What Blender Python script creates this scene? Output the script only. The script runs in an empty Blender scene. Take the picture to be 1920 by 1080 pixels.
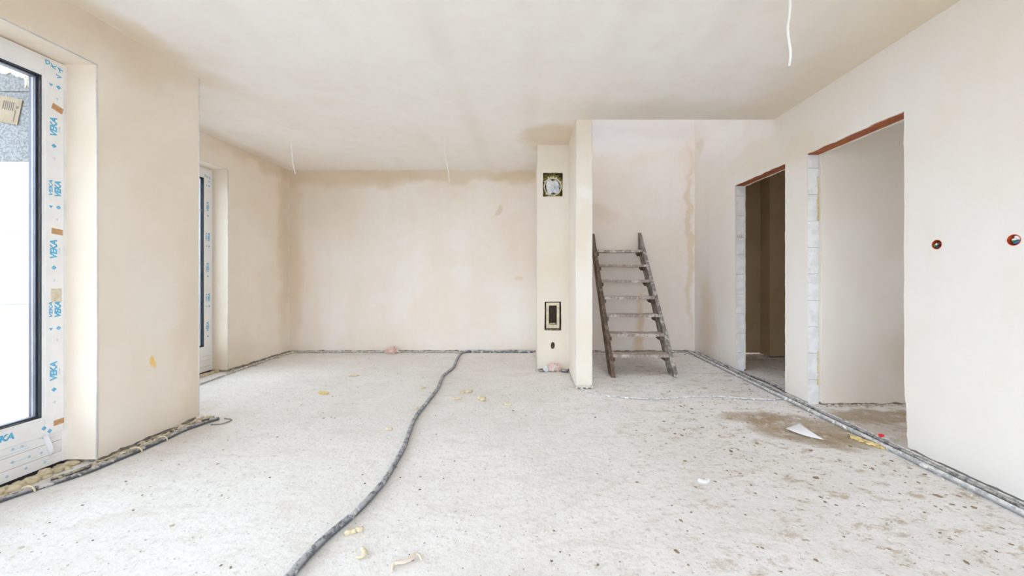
import bpy, bmesh, math, random
from mathutils import Vector, Matrix, noise
from mathutils.geometry import tessellate_polygon

random.seed(7)
S = bpy.context.scene
COL = S.collection
R = math.radians

# ------------------------------------------------------------------ camera
F = 725.0                     # focal length in pixels of the 1920 px wide frame
VX, VY, EYE = 995.0, 517.0, 1.12
cd = bpy.data.cameras.new('camera')
cam = bpy.data.objects.new('camera', cd)
COL.objects.link(cam)
cam.location = (0, 0, EYE)
cam.rotation_euler = (R(90), 0, 0)
cd.sensor_fit = 'HORIZONTAL'
cd.sensor_width = 36
cd.lens = 36 * F / 1920
cd.shift_x = (960 - VX) / 1920
cd.shift_y = (VY - 540) / 1920
cd.clip_start = .05
S.camera = cam

# ------------------------------------------------------------------ sky and exposure
w = bpy.data.worlds.new('overcast_sky')
S.world = w
w.use_nodes = True
wn = w.node_tree.nodes
wn['Background'].inputs[0].default_value = (.885, .945, 1.05, 1)
wn['Background'].inputs[1].default_value = 3.0
S.view_settings.view_transform = 'Standard'
S.view_settings.look = 'None'
S.view_settings.gamma = 1
S.view_settings.use_curve_mapping = False
S.view_settings.exposure = 1.42
S.cycles.max_bounces = 18
S.cycles.diffuse_bounces = 16
S.cycles.transparent_max_bounces = 16


def portal(name, loc, rot, sx, sy):
    l = bpy.data.lights.new(name, 'AREA')
    l.shape = 'RECTANGLE'
    l.size = sx
    l.size_y = sy
    l.cycles.is_portal = True
    o = bpy.data.objects.new(name, l)
    o.location = loc
    o.rotation_euler = rot
    COL.objects.link(o)


# portals only guide the sky's own light through the openings
portal('portal_patio', (-2.90, 1.0, 1.2), (0, R(-90), 0), 2.4, 2.8)
portal('portal_alcove', (-3.90, 3.95, 1.2), (0, R(-90), 0), 2.4, 1.2)
portal('portal_rear', (-.1, -2.76, 1.2), (R(90), 0, 0), 3.6, 2.4)
portal('portal_stair', (1.52, 4.72, 5.5), (0, 0, 0), 1.1, 1.1)
portal('portal_side', (5.40, 1.5, 1.5), (0, R(90), 0), 1.4, 1.6)


# ------------------------------------------------------------------ helpers
def P(x, y, z=0.0):
    """world point at height z that stands at pixel x, y of the photograph"""
    d = F * (EYE - z) / (y - VY)
    return Vector(((x - VX) * d / F, d, z))


def obj(name, bm, mat, parent=None, smooth=False):
    me = bpy.data.meshes.new(name)
    bmesh.ops.recalc_face_normals(bm, faces=bm.faces[:])
    bm.to_mesh(me)
    bm.free()
    if mat is not None:
        for m in (mat if isinstance(mat, (list, tuple)) else [mat]):
            me.materials.append(m)
    if smooth:
        for p in me.polygons:
            p.use_smooth = True
    o = bpy.data.objects.new(name, me)
    COL.objects.link(o)
    if parent is not None:
        o.parent = parent
        o.matrix_parent_inverse = parent.matrix_world.inverted()
    return o


def empty(name, loc=(0, 0, 0)):
    o = bpy.data.objects.new(name, None)
    o.empty_display_size = .05
    o.location = loc
    COL.objects.link(o)
    bpy.context.view_layer.update()
    return o


def tag(o, label, cat, group=None, kind=None):
    o['label'] = label
    o['category'] = cat
    if group:
        o['group'] = group
    if kind:
        o['kind'] = kind
    return o


def struct(o, label=None, cat=None):
    o['kind'] = 'structure'
    if label:
        o['label'] = label
        o['category'] = cat or 'wall'
    return o


def box(bm, x0, x1, y0, y1, z0, z1, bev=0.0):
    r = bmesh.ops.create_cube(bm, size=1)
    vs = r['verts']
    for v in vs:
        v.co = Vector(((x0 + x1) / 2 + v.co.x * (x1 - x0), (y0 + y1) / 2 + v.co.y * (y1 - y0),
                       (z0 + z1) / 2 + v.co.z * (z1 - z0)))
    if bev > 0:
        es = list({e for v in vs for e in v.link_edges})
        bmesh.ops.bevel(bm, geom=es, offset=bev, segments=2, affect='EDGES', profile=.7)
    return vs


def boxo(name, dims, mat, parent=None, bev=0.0):
    bm = bmesh.new()
    box(bm, *dims, bev=bev)
    return obj(name, bm, mat, parent)


def extrude_loops(bm, to3, loops, n, mi=0):
    """solid from a 2D outline with holes; to3 maps (u,v)->3D front point, n is the thickness vector"""
    flat = [p for l in loops for p in l]
    tris = tessellate_polygon([[Vector((p[0], p[1], 0)) for p in l] for l in loops])
    n = Vector(n)
    a = [bm.verts.new(to3(*p)) for p in flat]
    b = [bm.verts.new(Vector(to3(*p)) + n) for p in flat]
    for t in tris:
        try:
            f = bm.faces.new([a[i] for i in t]); f.material_index = mi
            f = bm.faces.new([b[i] for i in reversed(t)]); f.material_index = mi
        except ValueError:
            pass
    k = 0
    for l in loops:
        m = len(l)
        for i in range(m):
            j = (i + 1) % m
            try:
                f = bm.faces.new((a[k + i], a[k + j], b[k + j], b[k + i])); f.material_index = mi
            except ValueError:
                pass
        k += m


def ragged(p, q, step, amp, seed, along=None):
    """points from p up to (not including) q, jittered off the line"""
    p = Vector(p); q = Vector(q)
    L = (q - p).length
    k = max(2, int(L / step))
    d = (q - p) / L
    nn = Vector((-d.y, d.x))
    out = []
    for i in range(k):
        c = p + d * (L * i / k)
        if i:
            v = noise.noise(Vector((c.x * 9, c.y * 9, seed))) + .6 * noise.noise(Vector((c.x * 41, c.y * 41, seed + 5)))
            c = c + nn * amp * v
        out.append((c.x, c.y))
    return out


def catmull(pts, step=.03):
    pts = [Vector(p) for p in pts]
    q = [pts[0] * 2 - pts[1]] + pts + [pts[-1] * 2 - pts[-2]]
    out = []
    for i in range(1, len(q) - 2):
        a, b, c, d = q[i - 1:i + 3]
        n = max(2, int((c - b).length / step))
        for k in range(n):
            t = k / n
            out.append(.5 * ((2 * b) + (c - a) * t + (2 * a - 5 * b + 4 * c - d) * t * t + (3 * b - a - 3 * c + d) * t ** 3))
    out.append(pts[-1])
    return out


def tube(bm, pts, r, sides=8, ridge=0.0, taper=0.0, flat=1.0):
    rings = []
    n = len(pts)
    for i, p in enumerate(pts):
        t = (pts[min(i + 1, n - 1)] - pts[max(i - 1, 0)]).normalized()
        up = Vector((0, 0, 1)) if abs(t.z) < .9 else Vector((1, 0, 0))
        u = t.cross(up).normalized()
        v = u.cross(t).normalized()
        rr = r * (1 + ridge * (1 if i % 2 else -1))
        if taper:
            rr *= 1 - taper * (i / (n - 1))
        rings.append([bm.verts.new(p + u * rr * math.cos(a) + v * rr * flat * math.sin(a))
                      for a in (math.tau * k / sides for k in range(sides))])
    for a, b in zip(rings, rings[1:]):
        for k in range(sides):
            bm.faces.new((a[k], a[(k + 1) % sides], b[(k + 1) % sides], b[k]))
    bm.faces.new(rings[0])
    bm.faces.new(list(reversed(rings[-1])))


def lump(bm, c, s, amp=.35, sub=2, seed=0, rot=0, freq=1.6, crease=0):
    """an irregular blob of real volume"""
    r = bmesh.ops.create_icosphere(bm, subdivisions=sub, radius=1)
    cr, sr = math.cos(rot), math.sin(rot)
    for v in r['verts']:
        p = v.co.copy()
        k = 1 + amp * noise.noise(p * freq + Vector((seed * 3.1, seed * 1.7, seed)))
        if crease:
            k -= crease * abs(noise.noise(p * freq * 2.3 + Vector((seed, 4, 9))))
        p = p * k
        x, y, z = p.x * s[0], p.y * s[1], p.z * s[2]
        v.co = Vector((c[0] + x * cr - y * sr, c[1] + x * sr + y * cr, c[2] + z))


# ------------------------------------------------------------------ materials
def mat_new(name):
    m = bpy.data.materials.new(name)
    m.use_nodes = True
    nt = m.node_tree
    nt.nodes.clear()
    out = nt.nodes.new('ShaderNodeOutputMaterial')
    b = nt.nodes.new('ShaderNodeBsdfPrincipled')
    nt.links.new(b.outputs[0], out.inputs[0])
    return m, nt, b


def N(nt, t, **kw):
    n = nt.nodes.new(t)
    for k, v in kw.items():
        setattr(n, k, v)
    return n


def L(nt, a, b):
    nt.links.new(a, b)


def noise_fac(nt, vec, scale, detail=3, rough=.55, lo=.4, hi=.6, stretch=None, dist=0.0):
    if stretch:
        mp = N(nt, 'ShaderNodeMapping')
        mp.inputs['Scale'].default_value = stretch
        L(nt, vec, mp.inputs[0])
        vec = mp.outputs[0]
    n = N(nt, 'ShaderNodeTexNoise')
    n.inputs['Scale'].default_value = scale
    n.inputs['Detail'].default_value = detail
    n.inputs['Roughness'].default_value = rough
    n.inputs['Distortion'].default_value = dist
    L(nt, vec, n.inputs['Vector'])
    m = N(nt, 'ShaderNodeMapRange', interpolation_type='SMOOTHSTEP')
    m.inputs[1].default_value = lo
    m.inputs[2].default_value = hi
    L(nt, n.outputs[0], m.inputs[0])
    return m.outputs[0]


def mul(nt, a, b):
    m = N(nt, 'ShaderNodeMath', operation='MULTIPLY')
    for i, v in enumerate((a, b)):
        if isinstance(v, (int, float)):
            m.inputs[i].default_value = v
        else:
            L(nt, v, m.inputs[i])
    return m.outputs[0]


def mix(nt, fac, a, b):
    m = N(nt, 'ShaderNodeMix', data_type='RGBA')
    if isinstance(fac, (int, float)):
        m.inputs[0].default_value = fac
    else:
        L(nt, fac, m.inputs[0])
    for i, v in ((6, a), (7, b)):
        if isinstance(v, (tuple, list)):
            m.inputs[i].default_value = (*v, 1)
        else:
            L(nt, v, m.inputs[i])
    return m.outputs[2]


def stain(nt, wvec, c, r, soft=.5):
    """0..1 mask of an irregular blotch around world point c with radii r (wvec = distorted coordinates)"""
    s = N(nt, 'ShaderNodeVectorMath', operation='SUBTRACT')
    L(nt, wvec, s.inputs[0]); s.inputs[1].default_value = c
    d = N(nt, 'ShaderNodeVectorMath', operation='DIVIDE')
    L(nt, s.outputs[0], d.inputs[0]); d.inputs[1].default_value = r
    ln = N(nt, 'ShaderNodeVectorMath', operation='LENGTH')
    L(nt, d.outputs[0], ln.inputs[0])
    m = N(nt, 'ShaderNodeMapRange', interpolation_type='SMOOTHSTEP')
    m.inputs[1].default_value = 1 + soft / 2
    m.inputs[2].default_value = 1 - soft / 2
    L(nt, ln.outputs['Value'], m.inputs[0])
    return m.outputs[0]


def distorted(nt, vec, scale, amt):
    n = N(nt, 'ShaderNodeTexNoise')
    n.inputs['Scale'].default_value = scale
    n.inputs['Detail'].default_value = 4
    L(nt, vec, n.inputs['Vector'])
    s = N(nt, 'ShaderNodeVectorMath', operation='SUBTRACT')
    L(nt, n.outputs['Color'], s.inputs[0]); s.inputs[1].default_value = (.5, .5, .5)
    k = N(nt, 'ShaderNodeVectorMath', operation='SCALE')
    L(nt, s.outputs[0], k.inputs[0]); k.inputs['Scale'].default_value = amt
    a = N(nt, 'ShaderNodeVectorMath', operation='ADD')
    L(nt, vec, a.inputs[0]); L(nt, k.outputs[0], a.inputs[1])
    return a.outputs[0]


def bump(nt, b, h, strength, dist=.01):
    bp = N(nt, 'ShaderNodeBump')
    bp.inputs['Strength'].default_value = strength
    bp.inputs['Distance'].default_value = dist
    L(nt, h, bp.inputs['Height'])
    L(nt, bp.outputs[0], b.inputs['Normal'])


CREAM = (.86, .795, .735)
PALE = (.875, .842, .815)
TAN = (.75, .64, .49)


def plaster(name, base=CREAM, pale=PALE, tan=TAN, warm=.35, stains=(), beams=False):
    m, nt, b = mat_new(name)
    b.inputs['Roughness'].default_value = .9
    b.inputs['Specular IOR Level'].default_value = .15
    vec = N(nt, 'ShaderNodeNewGeometry').outputs['Position']
    c = mix(nt, noise_fac(nt, vec, .9, 4, .6, .38, .62), base, pale)
    c = mix(nt, mul(nt, noise_fac(nt, vec, 1.3, 4, .55, .45, .78, dist=.3), warm * .8), c, tan)
    # trowel passes
    c = mix(nt, mul(nt, noise_fac(nt, vec, 5, 3, .6, .45, .7, stretch=(1, 1, .18)), .10), c, tan)
    c = mix(nt, mul(nt, noise_fac(nt, vec, 160, 2, .6, .62, .75), .10), c, (.62, .55, .44))
    wv = distorted(nt, vec, 3.2, .35)
    if beams:      # ghost lines of the beams of the slab, one every 60 cm
        sx = N(nt, 'ShaderNodeSeparateXYZ'); L(nt, distorted(nt, vec, 1.1, .05), sx.inputs[0])
        md = N(nt, 'ShaderNodeMath', operation='PINGPONG')
        L(nt, sx.outputs[0], md.inputs[0]); md.inputs[1].default_value = .3
        mr = N(nt, 'ShaderNodeMapRange', interpolation_type='SMOOTHSTEP')
        mr.inputs[1].default_value = .13; mr.inputs[2].default_value = .01
        L(nt, md.outputs[0], mr.inputs[0])
        fac = mul(nt, mul(nt, mr.outputs[0], noise_fac(nt, vec, .6, 2, .5, .42, .62)), .13)
        c = mix(nt, fac, c, (.62, .57, .48))
    for (cc, rr, col, k, soft) in stains:
        tight = max(rr) < .12
        c = mix(nt, mul(nt, stain(nt, vec if tight else wv, cc, rr, soft), k), c, col)
    L(nt, c, b.inputs['Base Color'])
    n1 = N(nt, 'ShaderNodeTexNoise'); n1.inputs['Scale'].default_value = 7; n1.inputs['Detail'].default_value = 8
    n1.inputs['Roughness'].default_value = .62
    L(nt, vec, n1.inputs['Vector'])
    bump(nt, b, n1.outputs[0], .16, .02)
    return m


def simple(name, col, rough=.6, metal=0.0, spec=.4, var=None, vs=8, bmp=0.0, bs=60, detail=4, lo=.42, hi=.6, stretch=None):
    m, nt, b = mat_new(name)
    b.inputs['Roughness'].default_value = rough
    b.inputs['Metallic'].default_value = metal
    b.inputs['Specular IOR Level'].default_value = spec
    vec = N(nt, 'ShaderNodeNewGeometry').outputs['Position']
    v2 = var if var else tuple(x * .88 for x in col)
    c = mix(nt, noise_fac(nt, vec, vs, detail, .6, lo, hi, stretch=stretch), col, v2)
    L(nt, c, b.inputs['Base Color'])
    if bmp:
        n1 = N(nt, 'ShaderNodeTexNoise'); n1.inputs['Scale'].default_value = bs; n1.inputs['Detail'].default_value = 5
        L(nt, vec, n1.inputs['Vector'])
        bump(nt, b, n1.outputs[0], bmp, .01)
    return m


M = {}
M['plaster'] = plaster('cream_plaster')
M['plaster_left'] = plaster('damp_dim_cream_plaster', base=(.86, .78, .685), pale=(.87, .81, .735), warm=.45, stains=[  # tan stands for damp plaster and for the pier's dimmer, warmer light
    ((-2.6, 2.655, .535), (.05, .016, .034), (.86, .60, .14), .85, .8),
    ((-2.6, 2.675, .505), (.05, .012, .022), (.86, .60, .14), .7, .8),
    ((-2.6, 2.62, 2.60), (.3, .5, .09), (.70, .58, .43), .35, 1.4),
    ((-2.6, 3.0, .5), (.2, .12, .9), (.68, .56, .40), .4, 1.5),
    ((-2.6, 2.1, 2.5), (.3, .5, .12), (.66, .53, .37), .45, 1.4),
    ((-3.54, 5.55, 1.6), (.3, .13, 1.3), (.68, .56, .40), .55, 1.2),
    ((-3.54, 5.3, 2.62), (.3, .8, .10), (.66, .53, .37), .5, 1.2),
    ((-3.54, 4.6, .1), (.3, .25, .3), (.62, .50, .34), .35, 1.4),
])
M['plaster_back'] = plaster('back_wall_plaster', warm=.3, stains=[
    ((-2.7, 5.68, 2.58), (1.2, .5, .17), (.68, .55, .38), .6, .8),
    ((-1.2, 5.68, 2.62), (1.2, .5, .12), (.68, .56, .40), .5, .8),
    ((-.2, 5.68, 2.60), (.35, .5, .12), (.66, .54, .36), .5, .8),
    ((-3.5, 5.68, 1.4), (.13, .5, 1.6), (.68, .56, .40), .5, 1.2),
    ((-3.0, 5.68, 2.2), (.5, .5, .5), (.72, .62, .47), .4, 1.5),
    ((-.49, 5.68, 2.03), (.04, .2, .07), (.62, .52, .36), .45, 1),
    ((1.62, 5.68, .28), (.07, .3, .55), (.66, .50, .30), .6, 1.2),
    ((2.33, 5.68, 1.6), (.05, .4, 1.2), (.68, .55, .36), .5, 1.0),
    ((1.0, 5.68, 2.0), (.25, .4, .12), (.66, .56, .42), .35, 1.4),
    ((1.5, 5.68, 3.45), (1.6, .5, .42), (.76, .76, .78), .6, .45),
    ((1.3, 5.68, 3.02), (1.2, .5, .13), (.88, .88, .89), .6, 1.5),
    ((-.12, 5.68, 1.1), (.05, .3, .05), (.66, .53, .36), .4, 1.2),
])
M['plaster_chimney'] = plaster('chimney_plaster', base=(.80, .745, .665), pale=(.835, .80, .745), warm=.4, stains=[
    ((.26, 4.58, 1.35), (.25, .4, .25), (.76, .66, .52), .4, 1.5),
    ((.53, 3.83, 1.55), (.08, .3, .25), (.76, .67, .54), .4, 1.2),
    ((.53, 3.83, 1.95), (.10, .3, .06), (.87, .86, .84), .6, .8)])
M['plaster_right'] = plaster('right_wall_plaster', base=(.82, .785, .75), pale=(.825, .805, .785), warm=.2, stains=[
    ((2.41, 5.3, .5), (.3, .2, .55), (.66, .53, .36), .5, 1.4),
    ((2.41, 5.5, 2.95), (.3, .15, .12), (.66, .56, .38), .4, 1.0),
    ((2.41, 4.9, 2.85), (.3, .6, .14), (.86, .85, .84), .6, .9),
    ((2.41, 3.5, 2.25), (.3, .4, .12), (.72, .63, .48), .4, 1.4),
    ((2.41, 4.2, 2.38), (.3, .5, .14), (.72, .64, .50), .35, 1.4),
    ((2.41, 2.0, .55), (.2, .04, .03), (.78, .72, .62), .25, 1.2),
])
M['plaster_stair'] = plaster('stairwell_plaster', base=(.78, .76, .73), pale=(.80, .79, .78), warm=.12)
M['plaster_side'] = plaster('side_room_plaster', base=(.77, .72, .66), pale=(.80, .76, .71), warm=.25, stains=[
    ((3.35, 3.33, .45), (.22, .5, .22), (.62, .50, .36), .5, 1.4)])
M['plaster_dark'] = plaster('shade_brown_plaster', base=(.50, .38, .24), pale=(.56, .44, .29), tan=(.40, .29, .17), warm=.4)  # brown shade of the far side room put into the plaster colour
M['ceiling'] = plaster('ceiling_plaster', base=(.89, .86, .83), pale=(.905, .885, .87), warm=.10, beams=True, stains=[
    ((2.3, 2.6, 2.665), (.35, 1.6, .5), (.72, .60, .42), .55, 1.6),
    ((2.0, 1.6, 2.665), (.6, .9, .5), (.72, .62, .46), .45, 1.7),
    ((-2.55, 2.5, 2.665), (.13, .7, .5), (.74, .62, .44), .55, 1.2),
    ((.25, 4.35, 2.665), (.35, .42, .5), (.70, .56, .37), .6, .7),
    ((1.2, 3.65, 2.665), (1.0, .22, .5), (.72, .63, .47), .35, 1.4),
    ((-3.5, 4.7, 2.665), (.1, .9, .5), (.72, .62, .46), .4, 1.4),
])


def floor_mat():
    m, nt, b = mat_new('dusty_concrete')
    b.inputs['Roughness'].default_value = .85
    b.inputs['Specular IOR Level'].default_value = .2
    vec = N(nt, 'ShaderNodeNewGeometry').outputs['Position']
    sx = N(nt, 'ShaderNodeSeparateXYZ'); L(nt, distorted(nt, vec, .8, 1.2), sx.inputs[0])
    c = mix(nt, noise_fac(nt, vec, 1.3, 6, .65, .38, .62), (.84, .83, .83), (.79, .775, .765))
    # sweeping strokes of dust and cement
    c = mix(nt, mul(nt, noise_fac(nt, vec, 3.0, 6, .7, .5, .68, stretch=(1, 2.4, 1), dist=.8), .55), c, (.70, .67, .635))
    c = mix(nt, mul(nt, noise_fac(nt, vec, 14, 6, .75, .52, .68, stretch=(1, 1.7, 1), dist=.5), .50), c, (.66, .63, .59))
    c = mix(nt, mul(nt, noise_fac(nt, vec, 40, 5, .7, .53, .68), .45), c, (.56, .53, .49))
    # trodden dirt, thicker on the side of the doors
    side = N(nt, 'ShaderNodeMapRange', interpolation_type='SMOOTHSTEP')
    side.inputs[1].default_value = -.4; side.inputs[2].default_value = 1.5
    L(nt, sx.outputs[0], side.inputs[0])
    dirt = mul(nt, mul(nt, noise_fac(nt, vec, 6.5, 8, .78, .52, .64, stretch=(1, 1.5, 1), dist=.25), side.outputs[0]), .78)
    c = mix(nt, dirt, c, (.48, .39, .29))
    clods = mul(nt, mul(nt, noise_fac(nt, vec, 17, 5, .72, .60, .655, stretch=(1, 1.6, 1), dist=.2), side.outputs[0]), .75)
    c = mix(nt, clods, c, (.30, .225, .16))
    specks = mul(nt, noise_fac(nt, vec, 55, 3, .6, .665, .71), .75)
    c = mix(nt, specks, c, (.22, .19, .16))
    wv = distorted(nt, vec, 7, .22)
    # damp patch beside the doorway, damp dirt in the side room
    for cc, rr, k, soft in (((1.97, 2.86, 0), (.34, .30, .5), .80, .45), ((1.74, 3.06, 0), (.22, .13, .5), .65, .6),
                            ((2.12, 2.62, 0), (.17, .15, .5), .6, .6),
                            ((2.75, 3.08, 0), (.42, .15, .5), .75, .5), ((2.6, 2.8, 0), (.25, .3, .5), .45, .8),
                            ((3.4, 2.9, 0), (.6, .3, .5), .5, .8), ((-2.42, 2.55, 0), (.17, .5, .5), .16, 1.2), ((-2.55, 1.9, 0), (.2, .4, .5), .16, 1.2)):
        f = mul(nt, mul(nt, stain(nt, wv, cc, rr, soft), k), noise_fac(nt, vec, 9, 6, .7, .25, .52))
        c = mix(nt, f, c, (.36, .27, .17))
    L(nt, c, b.inputs['Base Color'])
    n1 = N(nt, 'ShaderNodeTexNoise'); n1.inputs['Scale'].default_value = 22; n1.inputs['Detail'].default_value = 10
    n1.inputs['Roughness'].default_value = .68
    L(nt, vec, n1.inputs['Vector'])
    bump(nt, b, n1.outputs[0], .45, .02)
    return m


M['floor'] = floor_mat()


def conduit_mat(name, dark, dust, amt):
    m, nt, b = mat_new(name)
    b.inputs['Roughness'].default_value = .6
    vec = N(nt, 'ShaderNodeNewGeometry')
    pos = vec.outputs['Position']
    s = N(nt, 'ShaderNodeSeparateXYZ'); L(nt, vec.outputs['Normal'], s.inputs[0])
    up = N(nt, 'ShaderNodeMapRange'); up.inputs[1].default_value = -.1; up.inputs[2].default_value = .75
    L(nt, s.outputs[2], up.inputs[0])
    f1 = mul(nt, mul(nt, up.outputs[0], noise_fac(nt, pos, 30, 5, .7, .38, .56)), amt)
    f2 = mul(nt, noise_fac(nt, pos, 16, 4, .7, .56, .62), min(1, amt * 1.1))
    c = mix(nt, f1, dark, dust)
    c = mix(nt, f2, c, tuple(x * 1.12 for x in dust))
    L(nt, c, b.inputs['Base Color'])
    n1 = N(nt, 'ShaderNodeTexNoise'); n1.inputs['Scale'].default_value = 90
    L(nt, pos, n1.inputs['Vector'])
    bump(nt, b, n1.outputs[0], .4, .006)
    return m


M['conduit'] = conduit_mat('dusty_grey_conduit', (.10, .105, .12), (.55, .54, .53), .75)
M['conduit_blue'] = conduit_mat('dusty_bluegrey_conduit', (.13, .145, .17), (.66, .67, .70), .6)
M['conduit_dusty'] = conduit_mat('thickly_dusted_conduit', (.36, .37, .39), (.78, .775, .765), .95)
M['conduit_tan'] = conduit_mat('mortar_covered_conduit', (.12, .11, .10), (.60, .52, .38), .9)
M['mortar'] = simple('mortar_crumbs', (.70, .64, .53), .95, var=(.45, .39, .30), vs=30, bmp=.5)
M['mortar_pale'] = simple('pale_mortar', (.76, .73, .67), .95, var=(.50, .45, .38), vs=30, bmp=.5)
M['gravel'] = simple('dark_grit', (.16, .13, .10), .95, var=(.36, .29, .21), vs=40)
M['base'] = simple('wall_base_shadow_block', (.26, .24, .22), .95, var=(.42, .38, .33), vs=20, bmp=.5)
M['block'] = simple('white_masonry_block', (.86, .865, .88), .9, var=(.77, .775, .78), vs=12, bmp=.25, bs=90)
M['joint'] = simple('thin_joint_mortar', (.45, .43, .41), .95)
M['ceramic'] = simple('red_ceramic_lintel', (.50, .17, .075), .85, var=(.36, .13, .07), vs=18, bmp=.3, stretch=(3, .6, 1))
M['concrete'] = simple('grey_concrete', (.5, .49, .47), .9, bmp=.3)
M['pvc'] = simple('white_window_plastic', (.88, .88, .89), .28, spec=.5, var=(.80, .81, .83), vs=5)
M['film'] = simple('protective_film', (.87, .87, .88), .3, spec=.5, var=(.84, .84, .855), vs=9)
M['print'] = simple('blue_film_print', (.08, .42, .68), .45, var=(.16, .50, .74), vs=70)
M['print_pale'] = simple('faded_blue_print', (.42, .62, .80), .45)
M['sticker'] = simple('brown_wooden_shim', (.50, .27, .12), .7, var=(.58, .34, .17), vs=60)
M['gasket'] = simple('black_gasket', (.03, .032, .04), .5)
M['spacer'] = simple('warm_edge_spacer', (.11, .115, .15), .35, metal=.3)
M['spacer_light'] = simple('metal_spacer', (.45, .45, .50), .25, metal=.8)
M['bead'] = simple('corner_bead_plaster', (.84, .85, .86), .6)
M['eps_white'] = simple('white_polystyrene', (.84, .85, .86), .9, var=(.80, .81, .82), vs=3)
M['eps_grey'] = simple('graphite_polystyrene', (.25, .255, .27), .9, var=(.14, .145, .155), vs=70, bmp=.3, bs=180)
M['card'] = simple('cardboard', (.27, .22, .16), .85, var=(.24, .19, .13), vs=12)
M['ink'] = simple('grey_ink', (.12, .10, .09), .8)
M['foam'] = simple('beige_mounting_foam', (.68, .59, .42), .9, var=(.55, .47, .32), vs=25, bmp=.6, bs=50)
M['foam_yellow'] = simple('yellow_mounting_foam', (.80, .66, .33), .9, var=(.72, .56, .26), vs=30, bmp=.6)
M['foam_pale'] = simple('pale_foam_scrap', (.80, .72, .54), .9, var=(.70, .60, .42), vs=30, bmp=.6)
M['paper'] = simple('white_paper', (.80, .80, .83), .8, var=(.78, .78, .80))
M['red'] = simple('red_plastic', (.75, .03, .04), .5)
M['wire_white'] = simple('white_cable_sheath', (.93, .93, .93), .4, var=(.90, .90, .90))
M['orange_plastic'] = simple('orange_red_plastic', (.72, .10, .04), .45)
M['blue_wire'] = simple('blue_wire', (.04, .16, .30), .4)
M['green_wire'] = simple('green_wire', (.08, .28, .07), .4)
M['black_wire'] = simple('black_wire', (.04, .04, .05), .4)
M['brown_wire'] = simple('brown_wire', (.16, .07, .04), .4)
M['wool'] = simple('yellow_green_wool', (.40, .36, .11), .95, var=(.22, .20, .07), vs=40, bmp=.9, bs=80)
M['flue'] = simple('cream_flue_ceramic', (.72, .66, .52), .8, var=(.60, .54, .40), vs=20)
M['dark'] = simple('sooty_cavity', (.07, .055, .04), .95)
M['cavity'] = simple('brown_cavity', (.20, .16, .12), .95)
M['bag'] = simple('white_plastic_bag', (.80, .82, .87), .3, spec=.6, var=(.62, .66, .76), vs=14)
M['bag_pink'] = simple('pink_plastic_bag', (.74, .50, .46), .4, var=(.82, .76, .74), vs=16)
M['ground'] = simple('bare_soil', (.42, .39, .34), .95, var=(.32, .29, .25), vs=2)


def wood_mat(name, base, dark, paint, amt):
    m, nt, b = mat_new(name)
    b.inputs['Roughness'].default_value = .8
    b.inputs['Specular IOR Level'].default_value = .2
    tc = N(nt, 'ShaderNodeTexCoord').outputs['Object']
    c = mix(nt, noise_fac(nt, tc, 9, 6, .7, .38, .62, stretch=(7, 1, 1)), base, dark)
    c = mix(nt, mul(nt, noise_fac(nt, tc, 9, 6, .72, .50, .60, dist=.6), amt), c, paint)
    c = mix(nt, mul(nt, noise_fac(nt, tc, 24, 3, .6, .63, .67), .7), c, (.30, .12, .07))
    L(nt, c, b.inputs['Base Color'])
    n1 = N(nt, 'ShaderNodeTexNoise'); n1.inputs['Scale'].default_value = 30; n1.inputs['Detail'].default_value = 7
    L(nt, tc, n1.inputs['Vector'])
    bump(nt, b, n1.outputs[0], .5, .01)
    return m


M['wood'] = wood_mat('weathered_dark_wood', (.20, .15, .11), (.11, .08, .06), (.44, .40, .37), .35)
M['wood_pale'] = wood_mat('plaster_smeared_wood', (.30, .27, .25), (.19, .165, .15), (.62, .61, .61), .75)
M['tread'] = wood_mat('worn_tread_wood', (.50, .44, .40), (.33, .27, .23), (.76, .73, .70), .8)


def glass_mat():
    m = bpy.data.materials.new('clear_glazing')
    m.use_nodes = True
    nt = m.node_tree
    nt.nodes.clear()
    out = N(nt, 'ShaderNodeOutputMaterial')
    t = N(nt, 'ShaderNodeBsdfTransparent'); t.inputs[0].default_value = (.95, .97, .97, 1)
    g = N(nt, 'ShaderNodeBsdfGlossy'); g.inputs['Roughness'].default_value = .02
    f = N(nt, 'ShaderNodeFresnel'); f.inputs[0].default_value = 1.4
    mx = N(nt, 'ShaderNodeMixShader')
    L(nt, mul(nt, f.outputs[0], .35), mx.inputs[0])
    L(nt, t.outputs[0], mx.inputs[1]); L(nt, g.outputs[0], mx.inputs[2])
    L(nt, mx.outputs[0], out.inputs[0])
    return m


M['glass'] = glass_mat()

# ------------------------------------------------------------------ room dimensions
H = 2.665
XR, XR2 = 2.41, 2.536          # right wall faces
XL, XLF = -2.60, -3.54         # left wall near, left wall of the alcove
YB, YF = 5.68, -2.40
WT = .325                      # outer wall thickness
YJ = 3.03                      # the jog
XS = .608                      # stairwell begins
YS = 3.83
TOP = 5.4
LZ = 2.18                      # lintel height

# ------------------------------------------------------------------ floor
bm = bmesh.new()
x0, x1, y0, y1 = -3.9, 5.3, -2.75, 6.0
nx, ny = 230, 220
vs = []
for j in range(ny + 1):
    for i in range(nx + 1):
        x = x0 + (x1 - x0) * i / nx; y = y0 + (y1 - y0) * j / ny
        z = .004 * noise.noise(Vector((x * 1.3, y * 1.3, 0))) + .0025 * noise.noise(Vector((x * 7, y * 7, 2))) \
            + .0015 * noise.noise(Vector((x * 17, y * 17, 5))) - .003
        vs.append(bm.verts.new((x, y, z)))
for j in range(ny):
    for i in range(nx):
        a = j * (nx + 1) + i
        bm.faces.new((vs[a], vs[a + 1], vs[a + nx + 2], vs[a + nx + 1]))
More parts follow.
